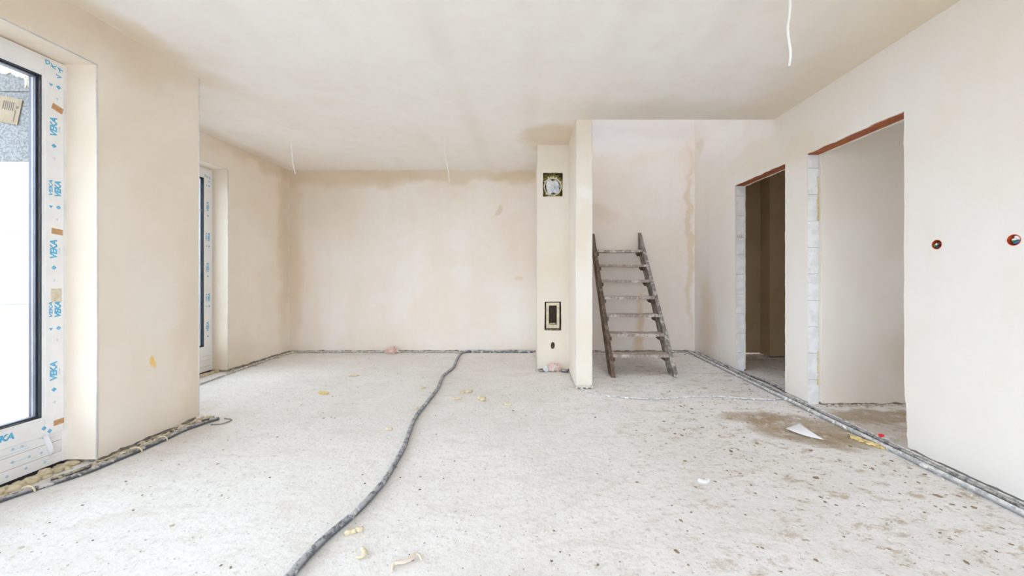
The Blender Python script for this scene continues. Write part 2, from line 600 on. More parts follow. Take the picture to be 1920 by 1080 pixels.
# closed slab below
b0 = [bm.verts.new((x, y, -.2)) for x, y in ((x0, y0), (x1, y0), (x1, y1), (x0, y1))]
bm.faces.new(b0)
rim = [[vs[i] for i in range(nx + 1)], [vs[j * (nx + 1) + nx] for j in range(ny + 1)],
       [vs[ny * (nx + 1) + i] for i in range(nx, -1, -1)], [vs[j * (nx + 1)] for j in range(ny, -1, -1)]]
for k in range(4):
    bm.faces.new(rim[k][::-1] + [b0[k], b0[(k + 1) % 4]])
me_f = struct(obj('floor', bm, M['floor'], smooth=False), 'rough dusty pale concrete screed floor with brown dirt', 'floor')
for p in me_f.data.polygons:
    p.use_smooth = len(p.vertices) == 4

# ------------------------------------------------------------------ ceiling slab
bm = bmesh.new()
extrude_loops(bm, lambda u, v: Vector((u, v, H)),
              [[(-3.87, -2.72), (5.3, -2.72), (5.3, 6.0), (XR + .06, 6.0), (XR + .06, YS), (XS - .02, YS), (XS - .02, 6.0), (-3.87, 6.0)]],
              (0, 0, .25))
ceil_o = struct(obj('ceiling', bm, M['ceiling']), 'smooth cream plastered ceiling with faint lines', 'ceiling')


# ------------------------------------------------------------------ walls
def wall_solid(name, to3, outline, holes, n, mat, label):
    bm = bmesh.new()
    extrude_loops(bm, to3, [outline] + holes, n)
    return struct(obj(name, bm, mat), label, 'wall')


def rag_bottom(u0, u1, seed, z=.022, amp=.016):
    return ragged((u0, z), (u1, z), .025, amp, seed)


# back wall, rising through the stairwell to the upper storey
ol = rag_bottom(-3.87, 2.47, 1) + [(2.47, .022), (2.47, TOP), (XS - .1, TOP), (XS - .1, H + .001), (-3.87, H + .001)]
wall_back = wall_solid('wall_back', lambda u, v: Vector((u, YB, v)), ol, [], (0, WT, 0), M['plaster_back'],
                       'cream plastered back wall running on behind the wooden steps')
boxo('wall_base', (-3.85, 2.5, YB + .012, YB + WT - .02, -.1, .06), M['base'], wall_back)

# left wall beside the camera with the patio door opening
DY0, DY1, DZ = -.35, 2.317, 2.385
ol = rag_bottom(-2.72, DY0, 2) + [(DY0, .02), (DY0, DZ), (DY1, DZ), (DY1, .02)] + rag_bottom(DY1 + .01, YJ, 3) + [(YJ, .02), (YJ, H), (-2.72, H)]
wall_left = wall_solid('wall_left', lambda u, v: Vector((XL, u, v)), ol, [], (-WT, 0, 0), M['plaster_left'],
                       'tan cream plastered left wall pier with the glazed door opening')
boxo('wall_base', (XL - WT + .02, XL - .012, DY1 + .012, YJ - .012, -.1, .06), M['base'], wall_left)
# the jog: masonry between the pier and the alcove
ol = rag_bottom(XLF - WT, XL - WT + .001, 4) + [(XL - WT + .001, .022), (XL - WT + .001, H), (XLF - WT, H)]
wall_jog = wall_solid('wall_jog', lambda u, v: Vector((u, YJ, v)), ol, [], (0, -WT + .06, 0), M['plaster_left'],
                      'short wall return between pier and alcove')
# alcove wall
AY0, AY1 = 3.38, 4.52
ol = rag_bottom(YJ - .0, AY0, 5) + [(AY0, .02), (AY0, 2.36), (AY1, 2.36), (AY1, .02)] + rag_bottom(AY1 + .01, YB + .02, 6) + [(YB + .02, .022), (YB + .02, H), (YJ - .0, H)]
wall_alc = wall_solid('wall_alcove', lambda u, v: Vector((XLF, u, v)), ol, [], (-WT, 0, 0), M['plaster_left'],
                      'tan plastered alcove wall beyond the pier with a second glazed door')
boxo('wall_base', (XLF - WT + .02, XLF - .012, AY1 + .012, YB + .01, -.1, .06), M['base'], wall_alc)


def bead(parent, x, y, z0, z1, r=.0035, hor=None):
    bm = bmesh.new()
    if hor:
        tube(bm, [Vector(hor[0]), Vector(hor[1])], r, 6)
    else:
        tube(bm, [Vector((x, y, z0)), Vector((x, y, (z0 + z1) / 2)), Vector((x, y, z1))], r, 6)
    return obj('corner_bead', bm, M['bead'], parent, True)


bead(wall_left, XL, DY1, .03, DZ, .0045)
bead(wall_left, XL, YJ, .03, H - .002)
bead(wall_left, 0, 0, 0, 0, .004, ((XL, DY0, DZ), (XL, DY1, DZ)))
bead(wall_alc, XLF, AY1, .03, 2.36, .005)
bead(wall_alc, 0, 0, 0, 0, .004, ((XLF, AY0, 2.36), (XLF, AY1, 2.36)))

# rear wall behind the camera with an unseen wide opening added for daylight
wall_rear = wall_solid('wall_rear', lambda u, v: Vector((u, YF, v)),
                       [(-2.93, 0), (-1.9, 0), (-1.9, 2.4), (1.7, 2.4), (1.7, 0), (5.3, 0), (5.3, H), (-2.93, H)], [],
                       (0, -WT, 0), M['plaster'], 'plastered wall behind the camera with an unseen wide opening added for daylight')

# partition between chimney and stairwell
XP = .449
ol = rag_bottom(YS, YB + .01, 8, .018, .012) + [(YB + .01, H + .002), (YS, H + .002)]
wall_part = wall_solid('wall_partition', lambda u, v: Vector((XP, u, v)), ol, [], (XS - XP, 0, 0), M['plaster_chimney'],
                       'narrow cream partition wall end beside the wooden steps')
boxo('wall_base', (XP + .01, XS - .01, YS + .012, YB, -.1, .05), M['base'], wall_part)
bead(wall_part, XS, YS, .03, H - .002)
bead(wall_part, XP, YS, .03, H - .002, .003)
# torn grey tape and crumbs of plaster at the foot of the partition
bm = bmesh.new()
for i in range(7):
    lump(bm, (XP + .01 + .025 * i, YS - .006, .016 + .01 * (i % 2)), (.018, .010, .018), .5, 1, i)
obj('plaster_lump', bm, M['mortar_pale'], wall_part, True)

# stairwell walls above the slab
wall_shaft = wall_solid('wall_shaft', lambda u, v: Vector((XS - .16, u, v)), [(YS - .12, H + .25), (YB, H + .25), (YB, TOP), (YS - .12, TOP)], [],
                        (.16, 0, 0), M['plaster_stair'], 'upper stairwell wall')
wall_shaft2 = wall_solid('wall_shaft_front', lambda u, v: Vector((u, YS, v)), [(XS, H + .25), (XR, H + .25), (XR, TOP), (XS, TOP)], [],
                         (0, -.12, 0), M['plaster_stair'], 'upper stairwell wall over the slab edge')
bm = bmesh.new()
extrude_loops(bm, lambda u, v: Vector((u, v, TOP)), [[(XS - .16, YS - .12), (2.6, YS - .12), (2.6, YB + .3), (XS - .16, YB + .3)],
                                                    [(1.0, 4.2), (2.05, 4.2), (2.05, 5.25), (1.0, 5.25)]], (0, 0, .12))  # unseen roof opening, added and sized to light the stairwell
struct(obj('ceiling_upper', bm, M['plaster_stair']), 'upper storey ceiling with an unseen roof light opening added for stairwell light', 'ceiling')

# chimney breast: front skin with openings, sides, flue space behind
CX0, CX1, CY = .076, .449, 4.58
hz = 2.205


def rect(cx, cz, hw, hh, seed, amp=.006):
    pts = []
    cs = [(cx - hw, cz - hh), (cx + hw, cz - hh), (cx + hw, cz + hh), (cx - hw, cz + hh)]
    for k in range(4):
        pts += ragged(cs[k], cs[(k + 1) % 4], .02, amp, seed + k)
    return pts[::-1]


oval = [(.262 + .024 * math.cos(a) * (1 + .2 * noise.noise(Vector((math.cos(a) * 2, math.sin(a) * 2, 3)))),
         .293 + .043 * math.sin(a)) for a in [-math.tau * k / 18 for k in range(18)]]
chim = wall_solid('wall_chimney', lambda u, v: Vector((u, CY, v)),
                  rag_bottom(CX0, CX1, 11, .015, .01) + [(CX1, .015), (CX1, H), (CX0, H)],
                  [rect(.262, hz - .005, .117, .142, 20, .008), rect(.263, .642, .098, .170, 30, .006), oval],
                  (0, .03, 0), M['plaster_chimney'], 'cream plastered chimney breast with square openings')
bm = bmesh.new()
box(bm, CX0, CX0 + .03, CY + .03, YB + .01, .012, H)
box(bm, CX0 + .03, CX1, CY + .34, CY + .36, .012, H)
box(bm, CX0 + .03, CX1, CY + .03, CY + .34, 1.2, 1.24)
obj('chimney_side', bm, M['plaster_chimney'], chim)
boxo('cavity_lining', (CX0 + .03, CX1, CY + .25, CY + .34, .02, 1.2), M['cavity'], chim)
bead(chim, CX0, CY, .03, H - .002, .003)
# the flue opening: wool packing, ceramic thimble
bm = bmesh.new()
for i in range(46):
    a = random.uniform(0, math.tau); rr = random.uniform(.11, .17)
    lump(bm, (.262 + rr * math.cos(a) * .75, CY + .085 + random.uniform(-.01, .015), hz + rr * math.sin(a) * .95), (.035, .02, .03), .5, 1, i)
box(bm, .12, .40, CY + .10, CY + .12, hz - .19, hz + .19)
obj('wool_packing', bm, M['wool'], chim, True)
bm = bmesh.new()
n = 40
for (rr, yy) in ((.108, 0), (.108, .18), (.093, .18), (.093, 0)):
    pass
rings = []
for (rr, yy) in ((.108, .004), (.108, .16), (.094, .16), (.094, .004), (.101, -.002)):
    rings.append([bm.verts.new((.262 + rr * math.cos(a) * (1 + .01 * math.sin(5 * a)), CY + yy, hz - .028 + rr * math.sin(a)))
                  for a in (math.tau * k / n for k in range(n))])
for i in range(5):
    a, b = rings[i], rings[(i + 1) % 5]
    for k in range(n):
        bm.faces.new((a[k], a[(k + 1) % n], b[(k + 1) % n], b[k]))
obj('flue_pipe', bm, M['flue'], chim, True)
bm = bmesh.new()
for i, (a, k) in enumerate(((2.0, .014), (1.75, .011), (1.5, .012), (1.2, .010), (4.0, .012), (4.9, .012), (.5, .010), (2.6, .01))):
    lump(bm, (.262 + .112 * math.cos(a), CY + .0, hz - .028 + .112 * math.sin(a)), (k, .010, k), .5, 1, i)
obj('mortar_dab', bm, M['foam_pale'], chim, True)
# clean-out frame
bm = bmesh.new()
fx0, fx1, fz0, fz1 = .185, .340, .500, .800
t = .030
box(bm, fx0, fx0 + t, CY - .006, CY + .05, fz0, fz1, .002)
box(bm, fx1 - t, fx1, CY - .006, CY + .05, fz0, fz1, .002)
box(bm, fx0 + t, fx1 - t, CY - .006, CY + .05, fz0, fz0 + .038, .002)
box(bm, fx0 + t, fx1 - t, CY - .006, CY + .05, fz1 - .032, fz1, .002)
obj('cleanout_frame', bm, M['flue'], chim)
bm = bmesh.new()
for i in range(9):
    lump(bm, (fx0 + .04 + .009 * i, CY + .03 + .01 * (i % 3), fz0 + .044), (.009, .012, .012 + .005 * (i % 2)), .6, 1, i)
obj('rubble', bm, M['mortar'], chim, True)
bm = bmesh.new()
for k in range(16):
    lump(bm, (fx0 - .004 + .0107 * k, CY + .03, fz0 - .020), (.010, .014, .012), .6, 1, k)
    if k % 3 != 1:
        lump(bm, (fx0 - .012 + .0112 * k, CY + .035, fz1 + .010), (.008, .012, .006), .6, 1, k + 40)
obj('gap_grit', bm, M['gravel'], chim, True)
bm = bmesh.new()
for k in range(8):
    lump(bm, (.262 + .01 * math.sin(k * 2.1), CY + .03, .262 + .009 * k), (.012, .01, .008), .6, 1, k + 9)
obj('hole_rubble', bm, M['cavity'], chim, True)

# right wall: plaster skins on both faces of a block core, with two doorways
DN0, DN1 = 2.496, 3.38
DF0, DF1 = 3.663, 4.562


def skin_outline(seed, lz, amp=.007):
    o = rag_bottom(-2.41, DN0, seed, .02, .018)
    o += ragged((DN0 - .026, .035), (DN0, .42), .03, amp * 1.6, seed + 1) + ragged((DN0, .45), (DN0, lz), .03, amp * .6, seed + 1)
    o += ragged((DN0, lz), (DN1, lz), .025, amp, seed + 2)
    o += ragged((DN1, lz), (DN1, .02), .03, amp, seed + 3)
    o += [(DN1, .02), (DF0, .02)]
    o += ragged((DF0, .02), (DF0, lz), .03, amp * .6, seed + 4)
    o += ragged((DF0, lz), (DF1, lz), .025, amp, seed + 5)
    o += ragged((DF1, lz), (DF1, .02), .03, amp, seed + 6)
    o += rag_bottom(DF1, YB + .01, seed + 7, .02, .014)
    return o


ol = skin_outline(40, LZ + .004) + [(YB + .01, .02), (YB + .01, TOP), (YS - .05, TOP), (YS - .05, H + .001), (-2.41, H + .001)]
wall_right = wall_solid('wall_right', lambda u, v: Vector((XR, u, v)), ol, [], (.014, 0, 0), M['plaster_right'],
                        'pale cream plastered right wall with two raw doorways')
BXC = (1.30, 1.928), (1.307, 2.294)
# round holes for the switch boxes are cut through skin and core
def circ(cy, cz, r, n=24):
    return [(cy + r * math.cos(-math.tau * k / n), cz + r * math.sin(-math.tau * k / n)) for k in range(n)]


bpy.data.objects.remove(wall_right)
bm = bmesh.new()
extrude_loops(bm, lambda u, v: Vector((XR, u, v)), [ol, circ(1.928, 1.298, .0285), circ(2.294, 1.305, .0285)], (.014, 0, 0))
wall_right = struct(obj('wall_right', bm, M['plaster_right']), 'pale cream plastered right wall with two raw doorways', 'wall')
ol = skin_outline(60, LZ - .008, .010) + [(YB + .01, .02), (YB + .01, H), (-2.41, H)]
bm = bmesh.new()
extrude_loops(bm, lambda u, v: Vector((XR2, u, v)), [ol], (-.014, 0, 0))
obj('rear_plaster', bm, M['plaster_side'], wall_right)
bm = bmesh.new()
cx0, cx1 = XR + .0135, XR2 - .0135
BL = .25
extrude_loops(bm, lambda u, v: Vector((cx0, u, v)),
              [[(-2.41, -.05), (DN0 - .03, -.05), (DN0 - .03, LZ + .22), (DF1 + BL, LZ + .22), (DF1 + BL, -.05), (YB + .02, -.05), (YB + .02, TOP), (YS - .1, TOP), (YS - .1, H), (-2.41, H)],
               circ(1.928, 1.298, .030), circ(2.294, 1.305, .030)], (cx1 - cx0, 0, 0))
obj('block_core', bm, M['joint'], wall_right)
# jamb blocks, one object each
zs = [-.02] + [.21 + .2315 * k for k in range(9)] + [LZ]
first = None
for (ya, yb) in ((DN1, DF0), (DF1, DF1 + BL)):
    for k in range(len(zs) - 1):
        jx = random.uniform(-.0015, .0015); jy = random.uniform(0, .003)
        bm = bmesh.new()
        box(bm, cx0 + .001, cx1 - .001, ya + .001 + jy, yb - (.003 if ya == DN1 else 0), zs[k] + .0018, zs[k + 1] - .0018, .003)
        for v in bm.verts:
            v.co.y += .0015 * noise.noise(v.co * 25)
        obj('block', bm, M['block'], wall_right)
for (ya, yb) in ((DN1 + .006, DF0 - .006), (DF1 + .006, DF1 + BL)):
    boxo('joint_mortar', (cx0 + .003, cx1 - .003, ya, yb, -.02, LZ), M['joint'], wall_right)
# yellow foam runs on the near jamb
bm = bmesh.new()
for i in range(12):
    lump(bm, (cx1 - .010 + .004 * math.sin(i), DN1 - .001, 1.62 + .032 * i), (.008 - .0003 * i, .003, .020), .6, 1, i)
for i in range(10):
    lump(bm, (cx1 - .012, DN1 - .001, .45 - .03 * i), (.006, .003, .014), .6, 1, i + 30)
obj('foam_run', bm, M['foam_yellow'], wall_right, True)
bm = bmesh.new()
for i in range(9):
    lump(bm, (cx0 + .012 + .009 * i, DF1 - .003, 1.575 + .01 * math.sin(i * 2.3)), (.007, .004, .008), .6, 1, i + 3)
obj('chipped_mortar', bm, M['mortar'], wall_right, True)
# ceramic lintels with ribbed undersides
for (ya, yb) in ((DN0, DN1), (DF0, DF1)):
    bm = bmesh.new()
    w_ = cx1 - cx0
    prof = [(0, .2), (0, 0)]
    k = 7
    for i in range(k):
        a = w_ * (i + .14) / k; b_ = w_ * (i + .30) / k
        c_ = w_ * (i + .70) / k; d_ = w_ * (i + .86) / k
        prof += [(a, 0), (b_, .005 if i % 2 else .010), (c_, .005 if i % 2 else .010), (d_, 0)]
    prof += [(w_, 0), (w_, .2)]
    extrude_loops(bm, lambda u, v, ya=ya: Vector((cx0 + u, ya - .004, LZ + v)), [prof], (0, yb - ya + .02, 0))
    obj('lintel', bm, M['ceramic'], wall_right)
bead(wall_right, XR, 0, 0, 0, .0001, ((XR + .01, -2, 2.6), (XR + .01, -1.99, 2.6))) if False else None

# side rooms behind the right wall
ol = rag_bottom(XR2 - .001, 5.3, 71, .012, .012) + [(5.3, .02), (5.3, H), (XR2 - .001, H)]
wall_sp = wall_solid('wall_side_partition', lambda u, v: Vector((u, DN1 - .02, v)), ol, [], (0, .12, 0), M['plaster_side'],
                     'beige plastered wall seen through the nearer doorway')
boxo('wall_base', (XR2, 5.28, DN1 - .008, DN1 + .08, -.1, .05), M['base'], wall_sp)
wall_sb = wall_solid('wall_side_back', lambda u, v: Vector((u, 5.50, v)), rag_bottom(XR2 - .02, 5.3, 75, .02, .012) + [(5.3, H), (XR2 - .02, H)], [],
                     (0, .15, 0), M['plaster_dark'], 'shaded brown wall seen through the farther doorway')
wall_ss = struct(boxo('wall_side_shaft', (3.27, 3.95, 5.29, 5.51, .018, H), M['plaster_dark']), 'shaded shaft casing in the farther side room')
wall_so = wall_solid('wall_side_outer', lambda u, v: Vector((4.98, u, v)),
                     [(-2.41, 0), (6.0, 0), (6.0, H), (-2.41, H)], [[(.7, .85), (.7, 2.3), (2.3, 2.3), (2.3, .85)]], (.32, 0, 0),
                     M['plaster_side'], 'outer wall of the side rooms with an unseen window opening added for light')

# ------------------------------------------------------------------ text on film
def text_bm(bm, s, size, origin, ux, uy, bold=.03, shear=.25, sy=1.0):
    cu = bpy.data.curves.new('t', 'FONT')
    cu.body = s
    cu.size = size
    cu.offset = bold * size
    cu.shear = shear
    cu.align_x = 'CENTER'
    cu.align_y = 'CENTER'
    cu.space_character = .95
    cu.resolution_u = 2
    to = bpy.data.objects.new('t', cu)
    COL.objects.link(to)
    dg = bpy.context.evaluated_depsgraph_get()
    me = bpy.data.meshes.new_from_object(to.evaluated_get(dg))
    ux = Vector(ux); uy = Vector(uy); o = Vector(origin)
    b2 = bmesh.new()
    b2.from_mesh(me)
    for v in b2.verts:
        v.co = o + ux * v.co.x + uy * v.co.y * sy
    tmp = bpy.data.meshes.new('tmp')
    b2.to_mesh(tmp); b2.free()
    bm.from_mesh(tmp)
    bpy.data.objects.remove(to)
    bpy.data.meshes.remove(me); bpy.data.meshes.remove(tmp); bpy.data.curves.remove(cu)


def diamond(bm, X, y, z, r, hole=True, tri=False):
    t = .0006
    pts = [(0, 1), (-1, 0), (0, -1), (1, 0)] if not tri else [(-1, .5), (0, -1), (1, .5)]
    o = [(y + r * a, z + r * b) for a, b in pts]
    loops = [o]
    if hole and not tri:
        loops.append([(y + r * .22 * a, z + r * .22 * b) for a, b in reversed(pts)])
    extrude_loops(bm, lambda u, v: Vector((X + t, u, v)), loops, (-t, 0, 0))


def glazed_door(name, X, ya, yb, z1, label, mull=None, k=1.0, prints=True):
    """frame in the plane x = X facing +x between ya and yb"""
    D = .075
    root = struct(empty(name, (X, (ya + yb) / 2, 0)), label, 'door' if name.startswith('door') else 'window')
    fw = .022
    lo = .315
    bm = bmesh.new()          # outer frame
    box(bm, X - D, X, yb - fw, yb, .020, z1, .002)
    box(bm, X - D, X, ya, ya + fw, .020, z1, .002)
    box(bm, X - D, X, ya + fw, yb - fw, z1 - fw, z1, .002)
    obj('outer_frame', bm, M['pvc'], root)
    # bottom extension profiles, stacked
    for (a, b_) in ((.022, .082), (.084, .150), (.152, .205)):
        boxo('sill_profile', (X - D, X - .004, ya + fw, yb - fw, a, b_), M['film'], root, .002)
    boxo('gap_shade_strip', (X - D + .01, X - .012, ya + .004, yb - .004, -.02, .0205), M['gasket'], root)  # black strip standing in for the shade in the gap under the frame
    spans = [(ya + fw, yb - fw)] if mull is None else [(ya + fw, mull), (mull, yb - fw)]
    for (a, b_) in spans:
        s = .088
        bm = bmesh.new()
        box(bm, X - D, X + .008, b_ - s, b_, .208, z1 - fw, .003)
        box(bm, X - D, X + .008, a, a + s, .208, z1 - fw, .003)
        box(bm, X - D, X + .008, a + s, b_ - s, .208, lo - .012, .003)
        box(bm, X - D, X + .008, a + s, b_ - s, z1 - fw - s + .006, z1 - fw, .003)
        sash = obj('sash', bm, M['film'], root)
        g0, g1, gz0, gz1 = a + s, b_ - s, lo - .012, z1 - fw - s + .006
        bm = bmesh.new()      # glazing beads
        for q in ((g1 - .010, g1, gz0, gz1), (g0, g0 + .010, gz0, gz1), (g0 + .010, g1 - .010, gz0, gz0 + .010), (g0 + .010, g1 - .010, gz1 - .010, gz1)):
            box(bm, X - .03, X + .004, q[0], q[1], q[2], q[3], .002)
        obj('glazing_bead', bm, M['pvc'], sash)
        g0 += .010; g1 -= .010; gz0 += .010; gz1 -= .010

        def ring(x0_, x1_, wd, nm, mt):
            bm = bmesh.new()
            box(bm, x0_, x1_, g1 - wd, g1, gz0, gz1)
            box(bm, x0_, x1_, g0, g0 + wd, gz0, gz1)
            box(bm, x0_, x1_, g0 + wd, g1 - wd, gz0, gz0 + wd)
            box(bm, x0_, x1_, g0 + wd, g1 - wd, gz1 - wd, gz1)
            obj(nm, bm, mt, sash)
        ring(X - .016, X + .000, .005, 'gasket', M['gasket'])
        ring(X - .034, X - .020, .012, 'spacer', M['spacer'])
        ring(X - .058, X - .040, .012, 'spacer', M['spacer'])
        ring(X - .040, X - .034, .013, 'spacer_edge', M['spacer_light'])
        for gx in (X - .018, X - .062):
            boxo('glass_pane', (gx - .003, gx, g0 - .004, g1 + .004, gz0 - .004, gz1 + .004), M['glass'], sash)
    return root


XD1 = XL - .18
door1 = glazed_door('door_1', XD1, DY0, DY1 + .001, 2.375, 'white plastic glazed door with blue printed protective film', mull=1.0)
XD2 = XLF - .18
door2 = glazed_door('door_2', XD2, AY0, AY1 + .001, 2.35, 'white plastic glazed door in the alcove, mostly behind the pier')


def film_prints(root, X, yc, s, zlist):
    """zlist: (kind, z, dy)"""
    Xf = X + .0085
    marks = bmesh.new(); pale = bmesh.new()
    for kind, z, dy in zlist:
        y = yc + dy
        if kind == 'V':
            bm = bmesh.new()
            text_bm(bm, 'VEKA', .047 * s, (Xf, y, z), (0, 0, 1), (0, -1, 0), .04, .18, sy=.95)
            obj('lettering', bm, M['print'], root)
            text_bm(pale, 'SYSTEMY', .010 * s, (Xf, y + .027, z - .005), (0, 0, 1), (0, -1, 0), .01, 0)
        elif kind == 'D':
            bm = bmesh.new()
            text_bm(bm, 'VEKA', .040 * s, (Xf, y + .016, z), (0, 0, 1), (0, -1, 0), .05, .25)
            obj('lettering', bm, M['print'], root)
            bm = bmesh.new()
            text_bm(bm, 'VEKA', .040 * s, (Xf, y - .018, z), (0, 0, 1), (0, -1, 0), .03, .25, sy=.6)
            obj('lettering', bm, M['print'], root)
        elif kind == 'd':
            diamond(marks, Xf, y, z, .0125 * s)
        elif kind == 'p':
            diamond(marks, Xf, y + .018, z, .012 * s)
            diamond(marks, Xf, y - .018, z, .010 * s, tri=True)
        elif kind == 's':
            box(pale, Xf - .0004, Xf + .0004, y - .008, y + .008, z, z + .0015)
            box(pale, Xf - .0004, Xf + .0004, y + .002, y + .0035, z - .008, z + .008)
        elif kind == 'c':
            for i, ch in enumerate('VKAD'):
                b2 = bmesh.new()
                text_bm(b2, ch, .034 * s, (Xf, y + (.022, -.006, .024, -.034)[i], z + (-.034, .012, .008, .022)[i]), (0, math.sin(.5 * i - .3), math.cos(.5 * i - .3)), (0, -math.cos(.5 * i - .3), math.sin(.5 * i - .3)), .04, .15)
                obj('lettering', b2, M['print'], root)
    obj('printed_mark', marks, M['print'], root)
    obj('faint_print', pale, M['print_pale'], root)


def zy(y, px):
    return EYE + (VY - y) / px


PX = 322.0
yc1 = 2.252
film_prints(door1, XD1, yc1, 1.0, [
    ('c', zy(130, PX), .0), ('p', zy(161, PX), .0), ('s', zy(184, PX), .01), ('V', zy(239, PX), -.004), ('d', zy(274, PX), -.004),
    ('s', zy(297, PX), -.004), ('D', zy(354, PX), 0), ('p', zy(388, PX), 0), ('s', zy(411, PX), .01), ('V', zy(468, PX), -.004),
    ('d', zy(502, PX), -.004), ('s', zy(526, PX), -.004), ('D', zy(581, PX), 0), ('p', zy(616, PX), 0), ('s', zy(638, PX), .01),
    ('V', zy(696, PX), -.004), ('d', zy(730, PX), -.004), ('s', zy(754, PX), -.002), ('d', zy(805, PX), -.024), ('d', zy(797, PX), -.05)])
PX2 = 725 * 3.72 / 607 and 162.5
film_prints(door2, XD2, AY1 - .075, 1.0, [
    ('c', zy(335, PX2), 0), ('p', zy(349, PX2), 0), ('V', zy(388, PX2), 0), ('d', zy(405, PX2), 0), ('D', zy(445, PX2), 0), ('p', zy(462, PX2), 0),
    ('V', zy(502, PX2), 0), ('d', zy(518, PX2), 0), ('D', zy(558, PX2), 0), ('p', zy(574, PX2), 0), ('V', zy(612, PX2), 0), ('d', zy(630, PX2), 0)])
# brown shims / squares taped on the sash
for i, (px, py, a, sz) in enumerate(((107.5, 202, .35, .026), (107, 434, .12, .026), (110, 793, -.06, .024))):
    z = zy(py, PX)
    Y = F * 2.772 / (VX - px)
    bm = bmesh.new()
    pts = [(-1, -.62), (1, -.62), (1, .62), (-1, .62)]
    sk = .25 if i == 0 else 0
    o = [(Y + sz * (a_ * math.cos(a) + b_ * sk), z + sz * (b_ - a_ * math.sin(a))) for a_, b_ in pts]
    extrude_loops(bm, lambda u, v: Vector((XD1 + .0105, u, v)), [o], (-.003, 0, 0))
    obj('shim', bm, M['sticker'], door1)
# small grey torn sticker
boxo('torn_sticker', (XD1 + .007, XD1 + .0092, 2.235, 2.285, zy(566, PX), zy(541, PX)), M['flue'], door1)
# prints along the bottom profiles
bm = bmesh.new(); bm2 = bmesh.new()
rnd = random.Random(3)
Xf = XD1 - .0035
for k in range(70):
    y = rnd.uniform(.4, 2.26)
    z = rnd.choice([.03, .045, .062, .10, .115, .13, .165, .18, .195])
    l = rnd.uniform(.01, .05)
    box(bm, Xf - .0004, Xf + .0004, y - l, y + l, z, z + .0014)
for k in range(26):
    y = .45 + .07 * k
    for z in (.056, .112, .188):
        yy = y + rnd.uniform(-.02, .02)
        diamond(bm2, Xf, yy, z + rnd.uniform(-.008, .008), .008)
obj('faint_print', bm, M['print_pale'], door1)
obj('printed_mark', bm2, M['print_pale'], door1)
bm = bmesh.new()
text_bm(bm, 'VEKA', .045, (XD1 + .0085, 2.02, .262), (0, 1, 0), (0, 0, 1), .05, .2)
obj('lettering', bm, M['print'], door1)
# lifted corner of film on the bottom profile
bm = bmesh.new()
g = []
for i in range(6):
    row = []
    for j in range(4):
        u, v = i / 5, j / 3
        row.append(bm.verts.new((XD1 - .003 + .03 * math.sin(u * 1.5) * v, 2.205 + .035 * u * (1 - .5 * v) + .012 * v, .20 - .13 * u + .04 * v)))
    g.append(row)
for i in range(5):
    for j in range(3):
        bm.faces.new((g[i][j], g[i + 1][j], g[i + 1][j + 1], g[i][j + 1]))
fl_ = obj('peeled_film', bm, M['paper'], door1, True)
sm = fl_.modifiers.new('s', 'SOLIDIFY'); sm.thickness = .0006

# glazing of the added daylight opening behind the camera
rear = struct(empty('added_window_1', (-.1, YF - .15, 0)), 'unseen wide glazed opening added behind the camera for daylight', 'window')
for xa in (-1.9, -.7, .5):
    bm = bmesh.new()
    xb = xa + 1.2
    ya, yb = YF - .22, YF - .15
    box(bm, xa, xa + .09, ya, yb, .01, 2.4); box(bm, xb - .09, xb, ya, yb, .01, 2.4)
    box(bm, xa + .09, xb - .09, ya, yb, .01, .2); box(bm, xa + .09, xb - .09, ya, yb, 2.31, 2.4)
    obj('window_frame', bm, M['pvc'], rear)
    boxo('glass_pane', (xa + .085, xb - .085, YF - .19, YF - .186, .195, 2.315), M['glass'], rear)
sidew = struct(empty('added_window_2', (5.1, 1.5, .85)), 'unseen window added to light the side room', 'window')  # window out of view, put in to bring light to the side room
bm = bmesh.new()
box(bm, 5.08, 5.15, .7, .78, .85, 2.3); box(bm, 5.08, 5.15, 2.22, 2.3, .85, 2.3)
box(bm, 5.08, 5.15, .78, 2.22, .85, .93); box(bm, 5.08, 5.15, .78, 2.22, 2.22, 2.3); box(bm, 5.08, 5.15, 1.46, 1.54, .93, 2.22)
obj('window_frame', bm, M['pvc'], sidew)
boxo('glass_pane', (5.11, 5.114, .775, 2.225, .925, 2.225), M['glass'], sidew)

# ------------------------------------------------------------------ outside
bm = bmesh.new()
bmesh.ops.create_grid(bm, x_segments=8, y_segments=8, size=30)
for v in bm.verts:
    v.co.z = -.22
struct(obj('ground', bm, M['ground']), 'bare ground outside the house', 'ground')
ext = struct(boxo('wall_exterior', (XLF - WT, XL - WT - .002, YJ - WT + .065, YJ - WT + .075, -.2, 3.1), M['concrete']),
             'outer wall return clad in white and grey insulation boards', 'wall')
yb_ = YJ - WT + .065
for r_, (za, zb) in enumerate(((-.08, .42), (.42, .92), (.92, 1.42), (1.42, 1.92), (1.92, 2.41), (2.41, 2.90))):
    cuts = [-3.87, -2.93] if r_ % 2 == 0 else [-3.87, -3.30 - .001, -2.93]
    for a, b_ in zip(cuts, cuts[1:]):
        boxo('insulation_board', (a + .001, b_ - .001, yb_ - .06 + random.uniform(-.002, .002), yb_, za + .002, zb - .002),
             M['eps_white'] if za < 1.9 else M['eps_grey'], ext)
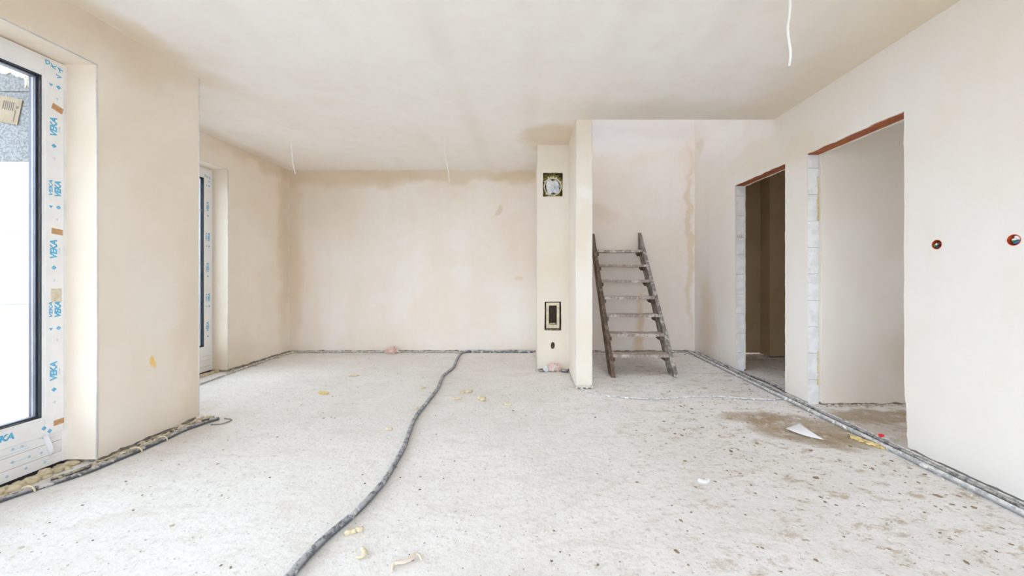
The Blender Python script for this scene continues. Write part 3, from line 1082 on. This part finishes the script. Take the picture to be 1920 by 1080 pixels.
# pale strip of foam and adhesive by the reveal, smears of adhesive
bm = bmesh.new()
for k, (xx, zz, sx, sz) in enumerate(((-3.66, 2.60, .10, .06), (-3.60, 2.57, .06, .05), (-3.55, 2.56, .04, .06), (-3.525, 2.50, .02, .06), (-3.72, 2.64, .06, .05))):
    lump(bm, (xx, yb_ - .060, zz), (sx, .007, sz), .7, 3, k, 0, 2.2)
obj('adhesive_smear', bm, M['mortar_pale'], ext, True)
bm = bmesh.new()
for k in range(40):
    lump(bm, (random.uniform(-3.8, -3.45), yb_ - .061, random.uniform(.2, 1.3)), (.004, .002, .003), .5, 1, k)
sp = obj('dirt_speck', bm, M['gravel'], ext); sp['kind'] = 'stuff'
# cardboard label stuck on the grey board
lab = empty('cardboard_label', (-3.66, yb_ - .064, 2.27))
tag(lab, 'tilted cardboard shipping label on the grey insulation outside the door', 'label')
bm = bmesh.new()
box(bm, -3.80, -3.575, yb_ - .0655, yb_ - .0625, 2.19, 2.37)
o1 = obj('sheet', bm, M['card'], lab)
bm = bmesh.new()
for k in range(6):
    box(bm, -3.70 + .014 * k, -3.694 + .014 * k, yb_ - .0665, yb_ - .0655, 2.28, 2.34)
for k in range(4):
    box(bm, -3.78, -3.72, yb_ - .0665, yb_ - .0655, 2.215 + .03 * k, 2.219 + .03 * k)
box(bm, -3.606, -3.590, yb_ - .0665, yb_ - .0655, 2.30, 2.32)
box(bm, -3.610, -3.602, yb_ - .0665, yb_ - .0655, 2.21, 2.29)
obj('label_print', bm, M['ink'], lab)
lab.rotation_euler = (0, R(12), 0)

# ------------------------------------------------------------------ wooden steps
lad = empty('wooden_steps', (1.26, 4.3, 0))
tag(lad, 'old weathered wooden step ladder leaning on the back wall of the stairwell', 'ladder')


def stringer(xa, xb, mt, dy=0):
    bm = bmesh.new()
    pr = [(4.225 + dy, .003), (4.44 + dy, .003), (YB - .014, 1.485), (YB - .014, 1.75 - dy)]
    o = []
    for k in range(4):
        p, q = pr[k], pr[(k + 1) % 4]
        o += ragged(p, q, .05, .0022, xa * 10)
    extrude_loops(bm, lambda u, v: Vector((xa, u, v)), [o], (xb - xa, 0, 0))
    return obj('stringer', bm, mt, lad)


stringer(.892, .935, M['wood'], .015)
stringer(1.574, 1.62, M['wood_pale'])
for k in range(7):
    z = .225 + .21 * k
    Yf = 4.225 + z * (YB - 4.229) / 1.75 - .02
    bm = bmesh.new()
    box(bm, .936, 1.573, Yf, Yf + .205, z - .034, z, .003)
    bmesh.ops.subdivide_edges(bm, edges=[e for e in bm.edges if abs(e.verts[0].co.x - e.verts[1].co.x) > .4], cuts=9)
    for v in bm.verts:
        v.co.z += .005 * noise.noise(Vector((v.co.x * 4, k * 3.3, 0))) - (.003 if abs(v.co.x - 1.25) < .2 else 0)
        v.co.y += .004 * noise.noise(Vector((v.co.x * 6, k * 1.3, v.co.z * 8)))
    tr = obj('tread', bm, M['tread'], lad)
    for (xa, xb) in ((.9352, .965), (1.540, 1.5738)):
        bm = bmesh.new()
        extrude_loops(bm, lambda u, v, xa=xa: Vector((xa, u, v)),
                      [[(Yf + .03, z - .036), (Yf + .035, z - .085), (Yf + .16, z - .082), (Yf + .235, z - .050), (Yf + .245, z - .036)]], (xb - xa, 0, 0))
        obj('cleat', bm, M['wood'], lad)
bm = bmesh.new()
extrude_loops(bm, lambda u, v: Vector((1.622, u, v)), [[(4.42, .11), (4.47, .10), (4.74, .43), (4.71, .47), (4.69, .47)]], (.028, 0, 0))
obj('splice_board', bm, M['wood'], lad)

# ------------------------------------------------------------------ switch boxes in the right wall
def switch_box(cy, cz, lab_, wires):
    root = empty('switch_box', (XR, cy, cz))
    tag(root, lab_, 'switch box', 'round switch boxes in the right wall')
    bm = bmesh.new()
    n = 28
    rings = []
    for (rr, xx) in ((.0282, -.0015), (.0282, .045), (.0262, .045), (.0262, -.0015)):
        rings.append([bm.verts.new((XR + xx, cy + rr * math.cos(a), cz + rr * math.sin(a))) for a in (math.tau * k / n for k in range(n))])
    for i in range(4):
        a, b_ = rings[i], rings[(i + 1) % 4]
        for k in range(n):
            bm.faces.new((a[k], a[(k + 1) % n], b_[(k + 1) % n], b_[k]))
    bm.faces.new([bm.verts.new((XR + .044, cy + .0265 * math.cos(a), cz + .0265 * math.sin(a))) for a in (math.tau * k / n for k in range(n))])
    obj('box_shell', bm, M['orange_plastic'], root, False)
    for i, (mt, a, r_) in enumerate(wires):
        bm = bmesh.new()
        pts = []
        for t_ in range(7):
            u = t_ / 6
            ang = a + u * 3.4
            rr = .017 * (.55 + .45 * math.sin(u * 3 + i))
            pts.append(Vector((XR + .040 - .034 * math.sin(u * math.pi) - .002 * i, cy + rr * math.cos(ang), cz + rr * math.sin(ang))))
        tube(bm, catmull(pts, .004), r_ * 1.45, 6)
        obj('wire', bm, mt, root, True)
    return root


switch_box(1.928, 1.298, 'round orange switch box stuffed with wires, nearer the photo edge',
           [(M['wire_white'], .5, .0055), (M['blue_wire'], 2.6, .006), (M['black_wire'], 4.2, .0045), (M['wire_white'], 5.2, .005), (M['green_wire'], 3.4, .004)])
switch_box(2.294, 1.305, 'round orange switch box with dark and green wires, beside the nearer doorway',
           [(M['black_wire'], 3.2, .006), (M['green_wire'], 4.6, .005), (M['brown_wire'], 1.2, .004), (M['wire_white'], 5.5, .0045)])

# ------------------------------------------------------------------ ceiling cables
def hang(pts, r, lab_):
    bm = bmesh.new()
    tube(bm, catmull([Vector(p) for p in pts], .02), r, 8, flat=.6)
    o = obj('ceiling_cable', bm, M['wire_white'], None, True)
    tag(o, lab_, 'cable', 'white cable ends hanging from the ceiling')
    return o


px_ = F / 1.95
hang([((1482 - VX) / px_, 1.95, H + .002), ((1481 - VX) / px_, 1.95, zy(20, px_)), ((1477 - VX) / px_, 1.95, zy(55, px_)), ((1482 - VX) / px_, 1.95, zy(97, px_)), ((1480 - VX) / px_, 1.95, zy(124, px_))], .0082,
     'thick white cable end hanging from ceiling near the right doorways')
px_ = 163.0
hang([(-2.76, 4.45, H + .002), ((546.5 - VX) / px_, 4.45, zy(283, px_)), ((549 - VX) / px_, 4.45, zy(305, px_)), ((553.5 - VX) / px_, 4.45, zy(326, px_))], .0080,
     'white cable end hanging from ceiling before the back left corner')
px_ = 167.6
hang([(-.96, 4.33, H + .002), ((834.5 - VX) / px_, 4.33, zy(292, px_)), ((839.5 - VX) / px_, 4.33, zy(314, px_)), ((842.5 - VX) / px_, 4.33, zy(341, px_))], .0062,
     'thin bent white cable end hanging before middle of the back wall')


# ------------------------------------------------------------------ floor conduits
def conduit(pts, r, mt, lab_, group=None, step=.009, ridge=.05, name='conduit'):
    bm = bmesh.new()
    p = catmull([Vector((a[0], a[1], (a[2] if len(a) > 2 else 0) + r * .85)) for a in pts], step)
    for v in p:
        v.z += .002 * noise.noise(Vector((v.x * 3, v.y * 3, 1)))
    tube(bm, p, r, 8, ridge)
    o = obj(name, bm, mt, None, True)
    tag(o, lab_, 'conduit', group)
    return o, p


pix = [(1000, 661), (960, 661), (915, 660), (885, 661), (866, 663), (856, 677), (850, 691), (831, 707), (821, 730), (801, 756), (780, 783), (768, 811), (758, 840),
       (744, 866), (723, 901), (703, 927), (670, 962), (638, 990), (605, 1019), (573, 1052), (548, 1080), (505, 1130), (470, 1200)]
pts = [P(x, y) for x, y in pix]
for p in pts:
    p.y = min(p.y, 5.645)
conduit(pts, .0155, M['conduit_blue'], 'long grey conduit snaking across the middle of the floor from the back wall')


def along_wall(x, ya, yb, amp, seed, k=9):
    return [(x + amp * noise.noise(Vector((i * .9, seed, 0))), ya + (yb - ya) * i / k) for i in range(k + 1)]


grp = 'conduits along the foot of the right wall'
conduit(along_wall(2.300, -.5, 5.60, .022, 1, 14), .0155, M['conduit_dusty'], 'outermost grey conduit along the foot of the right wall, farthest from it', grp)
conduit(along_wall(2.345, -.5, 5.62, .012, 2, 14), .0155, M['conduit'], 'middle grey conduit along the foot of the right wall', grp)
conduit(along_wall(2.386, -.5, 5.62, .008, 3, 14), .0125, M['conduit_dusty'], 'innermost grey conduit along the foot of the right wall, against it', grp)
conduit([(2.43, 3.68), (2.47, 3.9), (2.455, 4.2), (2.42, 4.5), (2.365, 4.75, .02)], .013, M['conduit'], 'short dark conduit lying in the farther doorway')
pts = [P(x, y) for x, y in ((1088, 729), (1112, 738), (1150, 744.5), (1190, 747.5), (1225, 749), (1265, 747), (1300, 744.5), (1350, 744.5), (1400, 748), (1445, 750), (1478, 747))]
conduit([(p.x, p.y, -.006) for p in pts], .0095, M['conduit_dusty'], 'thin half-buried conduit crossing the floor from partition end to right wall')
conduit([(-3.40, 3.7), (-3.40, 3.96), (-3.43, 4.3), (-3.47, 4.8), (-3.49, 5.3), (-3.46, 5.6), (-3.3, 5.64), (-2.8, 5.645), (-2.2, 5.64), (-1.6, 5.65), (-1.05, 5.645)], .0085,
        M['conduit_dusty'], 'dusty grey conduit along the alcove wall and left half of the back wall')
conduit([(1.0, 5.65), (1.4, 5.64), (1.8, 5.65), (2.2, 5.63), (2.28, 5.52)], .0085, M['conduit_dusty'], 'dusty grey conduit along the back wall behind the wooden steps')
lp = [P(x, y) for x, y in ((-40, 958), (0, 942), (62, 921), (110, 906), (170, 885), (215, 866), (259, 848), (302, 829), (345, 809), (380, 796), (410, 787))]
cl1, pth = conduit([(p.x, p.y) for p in lp], .0125, M['conduit'], 'dark conduit along the foot of the left pier, its end pointing at the room')
lp = [P(x, y) for x, y in ((95, 903), (130, 893), (180, 874), (230, 853), (290, 826), (330, 808), (365, 795), (402, 785))]
cl2, _ = conduit([(p.x - .012, p.y + .01) for p in lp], .0105, M['conduit_tan'], 'mortar covered conduit between the dark conduit and the left pier')
conduit([(-2.40, 3.03), (-2.32, 3.0), (-2.33, 2.92), (-2.40, 2.90)], .004, M['conduit_tan'], 'thin bent cable loop beside the end of the pier conduits', name='cable_loop', ridge=0)
for (i_, fx) in ((0, .13), (1, .52), (2, .66)):
    c = pth[int(len(pth) * fx)]
    bm = bmesh.new()
    pts = []
    for k in range(9):
        a = math.pi * k / 8
        pts.append(Vector((c.x + .026 * math.cos(a), c.y + .010 * math.cos(a), .002 + .034 * math.sin(a))))
    tube(bm, pts, .0045, 6)
    obj('cable_clip', bm, M['foam_pale'], cl1, True)

# ------------------------------------------------------------------ foam and mortar along the wall feet
fm = bmesh.new()
rnd = random.Random(11)
for k in range(60):
    y = .5 + k * .0305
    lump(fm, (-2.725 + rnd.uniform(-.012, .012), y, .004), (.028 + rnd.uniform(0, .014), .032, .012 + rnd.uniform(0, .014)), .8, 2, k)
    if k % 3 == 0:
        lump(fm, (-2.70 + rnd.uniform(-.02, .02), y, .002), (.022, .020, .012), .8, 2, k + 90)
o = obj('foam_bead', fm, M['foam'], None, True)
tag(o, 'lumpy beige bead of mounting foam under the near glazed door', 'foam')
fm = bmesh.new()
for k in range(30):
    lump(fm, (-3.66 + rnd.uniform(-.01, .01), 3.42 + k * .037, .006), (.03 + rnd.uniform(0, .015), .042, .018), .5, 2, k)
o = obj('foam_bead', fm, M['foam'], None, True)
tag(o, 'lumpy beige bead of mounting foam under the alcove door', 'foam')


def crumbs(name, fn, n, smin, smax, mt, lab_, cat='mortar', seed=1, flat=.7):
    rnd = random.Random(seed)
    bm = bmesh.new()
    for k in range(n):
        x, y, zz = fn(rnd)
        s = smin + (smax - smin) * rnd.random() ** 2.2
        lump(bm, (x, y, zz + s * flat * .45), (s * rnd.uniform(.7, 1.5), s * rnd.uniform(.6, 1.1), s * flat), .7, 1, k, rnd.uniform(0, 3.1), 1.2)
    o = obj(name, bm, mt, None, False)
    tag(o, lab_, cat, kind='stuff')
    return o


crumbs('mortar_crumbs', lambda r: (-2.585 + abs(r.gauss(0, .035)), r.uniform(DY1 - .05, YJ + .03), 0), 260, .005, .022, M['mortar'], 'tan mortar crumbs along the foot of the left pier', seed=2)
crumbs('mortar_crumbs', lambda r: (-3.53 + abs(r.gauss(0, .045)), r.uniform(AY1 - .1, YB), 0), 160, .004, .018, M['mortar'], 'tan mortar crumbs along the foot of the alcove wall', seed=3)
crumbs('mortar_crumbs', lambda r: (r.uniform(-3.5, 0.05), YB - .005 - abs(r.gauss(0, .03)), 0), 330, .004, .020, M['mortar_pale'], 'pale mortar crumbs along the foot of the back wall', seed=4)
crumbs('mortar_crumbs', lambda r: (r.uniform(.65, 2.4), YB - .005 - abs(r.gauss(0, .03)), 0), 170, .004, .020, M['mortar_pale'], 'mortar crumbs at the back wall behind the wooden steps', seed=5)
crumbs('mortar_crumbs', lambda r: (2.40 - abs(r.gauss(0, .06)), r.choice([r.uniform(1.2, DN0), r.uniform(DF1, YB), r.uniform(DN1, DF0)]), 0), 420, .004, .016, M['mortar_pale'], 'pale mortar crumbs along the foot of the right wall', seed=6)
crumbs('mortar_crumbs', lambda r: (r.uniform(XR2, 4.3), DN1 - .03 - abs(r.gauss(0, .03)), 0), 150, .004, .016, M['mortar'], 'mortar crumbs at the wall beyond the nearer doorway', seed=7)
crumbs('mortar_crumbs', lambda r: (r.uniform(XR2, 3.4), 5.27 - abs(r.gauss(0, .04)) + (.2 if r.random() < .3 else 0), 0), 70, .006, .022, M['mortar_pale'], 'mortar crumbs in the room beyond the farther doorway', seed=8)
crumbs('dust_debris', lambda r: (.45 + r.gauss(.3, .3), YS - .05 + r.gauss(.0, .05), 0), 60, .003, .012, M['mortar_pale'], 'plaster crumbs at the foot of the partition end', seed=9)


def scat(r):
    y = .9 + 4.6 * r.random() ** 1.3
    x = r.uniform(-2.3, 2.2)
    return x, y, -.003


crumbs('floor_grit', scat, 420, .0015, .008, M['gravel'], 'dark grit specks scattered over the concrete floor', 'grit', 12, .4)
crumbs('floor_crumbs', scat, 420, .002, .011, M['mortar_pale'], 'pale plaster crumbs scattered over the concrete floor', 'crumbs', 13, .4)


def clods(r):
    y = .95 + 2.9 * r.random()
    return .5 + 1.75 * r.random() ** .7, y, -.004


crumbs('dirt_clods', clods, 520, .003, .014, simple('brown_dirt', (.34, .26, .185), .95, var=(.25, .19, .13), vs=20), 'flat brown clods of trodden dirt on the right of the floor', 'dirt', 14, .22)

# ------------------------------------------------------------------ scraps lying about
def scrap(px, py, sx, sy, sz, rot, mt, lab_, name='foam_scrap', seed=0, group='scraps of yellow foam on the floor', cat='foam scrap', parts=3):
    c = P(px, py)
    bm = bmesh.new()
    for k in range(parts):
        u = (k - (parts - 1) / 2) / max(1, parts - 1) * 1.3 if parts > 1 else 0
        lump(bm, (c.x + u * sx * math.cos(rot), c.y + u * sx * math.sin(rot) + .3 * sy * math.sin(seed + k * 2), sz * .5), (sx * .6, sy * (.8 + .3 * math.sin(seed + k)), sz), .7, 2, seed + k * 7, rot)
    o = obj(name, bm, mt, None, True)
    tag(o, lab_, cat, group)
    return o


sc = [(664, 704, .05, .020, .010, .1, 'pale'), (607, 738, .045, .020, .014, -.1, 'y'), (792, 728, .022, .02, .012, 0, 'pale'), (874, 736, .045, .022, .016, .3, 'y'),
      (856, 748, .035, .015, .010, .1, 'pale'), (902, 749, .040, .030, .016, -.5, 'y'), (952, 759, .03, .015, .010, 0, 'pale'), (729, 805, .02, .014, .008, .2, 'pale'),
      (782, 766, .025, .015, .010, 0, 'pale'), (663, 999, .030, .014, .014, .3, 'y')]
lbl = ['pale foam scrap on the floor left of the long conduit, nearest the back wall', 'yellow foam scrap on the floor, leftmost of the scraps',
       'small pale foam scrap just left of the bend of the long conduit', 'yellow foam scrap right of the long conduit, farthest back there',
       'thin pale foam scrap right of the long conduit, left of the others', 'lumpy yellow foam scrap right of the long conduit',
       'pale foam scrap farthest right of the long conduit', 'tiny pale foam scrap left of the middle stretch of the long conduit',
       'small pale foam scrap touching the left side of the long conduit', 'yellow foam scrap in the foreground right of the long conduit']
for i, (a, t_) in enumerate(zip(sc, lbl)):
    scrap(*a[:6], M['foam_pale'] if a[6] == 'pale' else M['foam_yellow'] if i in (1,) else M['foam_pale'], t_, seed=i + 1)
# curled foreground scraps
def strand(pix, r, mt, lab_, name, cat, group=None, seed=0):
    bm = bmesh.new()
    p = catmull([P(x, y) + Vector((0, 0, z)) for x, y, z in pix], .006)
    nn = len(p)
    rings = []
    for i, c in enumerate(p):
        t = (p[min(i + 1, nn - 1)] - p[max(i - 1, 0)]).normalized()
        u = t.cross(Vector((0, 0, 1))).normalized(); v = u.cross(t)
        rr = r * (.35 + .65 * math.sin(math.pi * min(1, max(0, (i + 1) / nn)))) 
        ring = []
        for k in range(8):
            a = math.tau * k / 8
            q = rr * (1 + .5 * noise.noise(Vector((c.x * 60 + k, c.y * 60, seed))))
            ring.append(bm.verts.new(c + Vector((0, 0, r * .3)) + u * q * math.cos(a) + v * q * .5 * math.sin(a)))
        rings.append(ring)
    for a, b_ in zip(rings, rings[1:]):
        for k in range(8):
            bm.faces.new((a[k], a[(k + 1) % 8], b_[(k + 1) % 8], b_[k]))
    bm.faces.new(rings[0]); bm.faces.new(rings[-1][::-1])
    o = obj(name, bm, mt, None, True)
    tag(o, lab_, cat, group)
    return o


strand([(668, 1046, 0), (677, 1047, .003), (684, 1041, .004), (680, 1033, .006), (679, 1027, .002)], .010, M['foam_pale'], 'hooked pale foam scrap in the foreground below the long conduit', 'foam_scrap', 'foam scrap', 'scraps of yellow foam on the floor', 3)
strand([(735, 1074, 0), (740, 1060, .004), (755, 1058, .006), (770, 1052, .006), (778, 1043, .008), (786, 1044, .006), (790, 1052, .002)], .011,
       simple('translucent_foam_strip', (.76, .70, .60), .7, var=(.70, .62, .52), vs=20), 'long curled pale foam strip at the bottom of the photo', 'foam_strip', 'foam scrap', None, 6)
scrap(1322, 903, .030, .022, .010, .4, M['paper'], 'small torn white scrap on the right of the floor before the brown dirt', 'paper_scrap', 21, None, 'scrap')
bm = bmesh.new()
pa, pb = P(1601, 821), P(1652, 839)
for k in range(26):
    u = k / 25
    c = pa.lerp(pb, u)
    lump(bm, (c.x + rnd.uniform(-.018, .018) - .01, c.y + rnd.uniform(-.018, .018), .006), (rnd.uniform(.010, .022), rnd.uniform(.010, .018), .009), .9, 2, k, rnd.uniform(0, 3))
o = obj('foam_strip', bm, M['foam_yellow'], None, True)
tag(o, 'ragged yellow strip of foam beside the conduits at the nearer doorway', 'foam scrap')
strand([(1586, 812, 0), (1592, 814, .002), (1600, 817, 0)], .006, M['foam_pale'], 'pale sliver beside the yellow foam strip', 'foam_strip', 'foam scrap', None, 12)
# red scrap with white tail
c = P(1652, 821, .03)
root = empty('red_scrap', (c.x, c.y, .0))
tag(root, 'small bright red plastic scrap on the conduits in the nearer doorway', 'scrap')
bm = bmesh.new()
lump(bm, (c.x, c.y, .046), (.020, .013, .012), .6, 2, 5, .3, 2)
obj('plastic_cap', bm, M['red'], root)
bm = bmesh.new()
lump(bm, (c.x + .010, c.y - .028, .036), (.015, .007, .004), .5, 1, 5, -.6)
obj('paper_tail', bm, M['paper'], root)

# sheet of paper curling on the floor
bm = bmesh.new()
A, B, C_, D_ = P(1473, 807), P(1500, 799.5), P(1546, 826), P(1512, 823)
nn = 12
rows = []
for i in range(nn + 1):
    u = i / nn
    lo_ = A.lerp(D_, u) if u < .55 else A.lerp(D_, u)
    p0 = A * (1 - u) ** 2 + D_ * 2 * u * (1 - u) + C_ * u * u
    mid = P(1508, 818)
    p1 = B * (1 - u) ** 2 + mid * 2 * u * (1 - u) + C_ * u * u
    row = []
    for j in range(6):
        v = j / 5
        p = p0.lerp(p1, v)
        row.append(bm.verts.new((p.x, p.y, .006 + .022 * math.sin(u * math.pi) * v + .012 * v * (1 - u) + .010 * (1 - u))))
    rows.append(row)
for i in range(nn):
    for j in range(5):
        try:
            bm.faces.new((rows[i][j], rows[i + 1][j], rows[i + 1][j + 1], rows[i][j + 1]))
        except ValueError:
            pass
bmesh.ops.remove_doubles(bm, verts=bm.verts[:], dist=.0005)
ob = obj('paper_sheet', bm, M['paper'], None, True)
sm = ob.modifiers.new('s', 'SOLIDIFY'); sm.thickness = .001
tag(ob, 'curled white sheet of paper on the damp brown patch of floor', 'paper')


# ------------------------------------------------------------------ bags
def bag(name, c, s, mt, lab_, parts, seed):
    root = empty(name, (c[0], c[1], 0 if c[2] < 1 else c[2]))
    tag(root, lab_, 'bag')
    for i, (dx, dy, dz, k, m2, nm) in enumerate(parts):
        bm = bmesh.new()
        lump(bm, (c[0] + dx, c[1] + dy, c[2] + dz), (s[0] * k, s[1] * k, s[2] * k), .5, 4, seed + i, .3 * i, 1.5, .75)
        obj(nm, bm, m2 or mt, root)
    return root


bag('plastic_bag', (.262, CY + .03, hz - .028), (.084, .045, .084), M['bag'], 'crumpled white plastic bag stuffed in the round flue opening', [(0, 0, 0, 1, None, 'stuffed_film'), (.05, -.02, -.045, .45, None, 'fold')], 3)
bag('crumpled_bag', (.262, CY - .055, .045), (.055, .04, .055), M['bag_pink'], 'crumpled pink and white plastic at the foot of the chimney breast',
    [(0, 0, .004, 1, None, 'pink_film'), (.05, .0, -.002, .8, M['bag_pink'], 'pink_film'), (-.075, .0, -.012, .75, M['bag'], 'white_film')], 8)
bag('crumpled_bag', (P(738, 662).x, 5.57, .045), (.085, .045, .055), M['bag_pink'], 'crumpled pinkish bag at the foot of the back wall', [(0, 0, 0, 1, None, 'pink_film'), (-.05, .01, -.01, .7, None, 'pink_film')], 15)
# cable ends poking out under the chimney
conduit([(.09, CY - .06), (.13, CY - .075), (.18, CY - .055), (.2, CY - .02)], .009, M['conduit'], 'short dark conduit end left of the pink plastic at the chimney foot', ridge=0)
conduit([(.36, CY - .07, .0), (.39, CY - .10, .002), (.43, CY - .12, .004)], .015, M['conduit'], 'dark bluish cable end right of the pink plastic at the chimney foot', ridge=0)
crumbs('mortar_crumbs', lambda r: (r.uniform(.06, .44), CY - abs(r.gauss(0, .04)), 0), 90, .004, .018, M['mortar'], 'mortar crumbs at the foot of the chimney breast', seed=31)
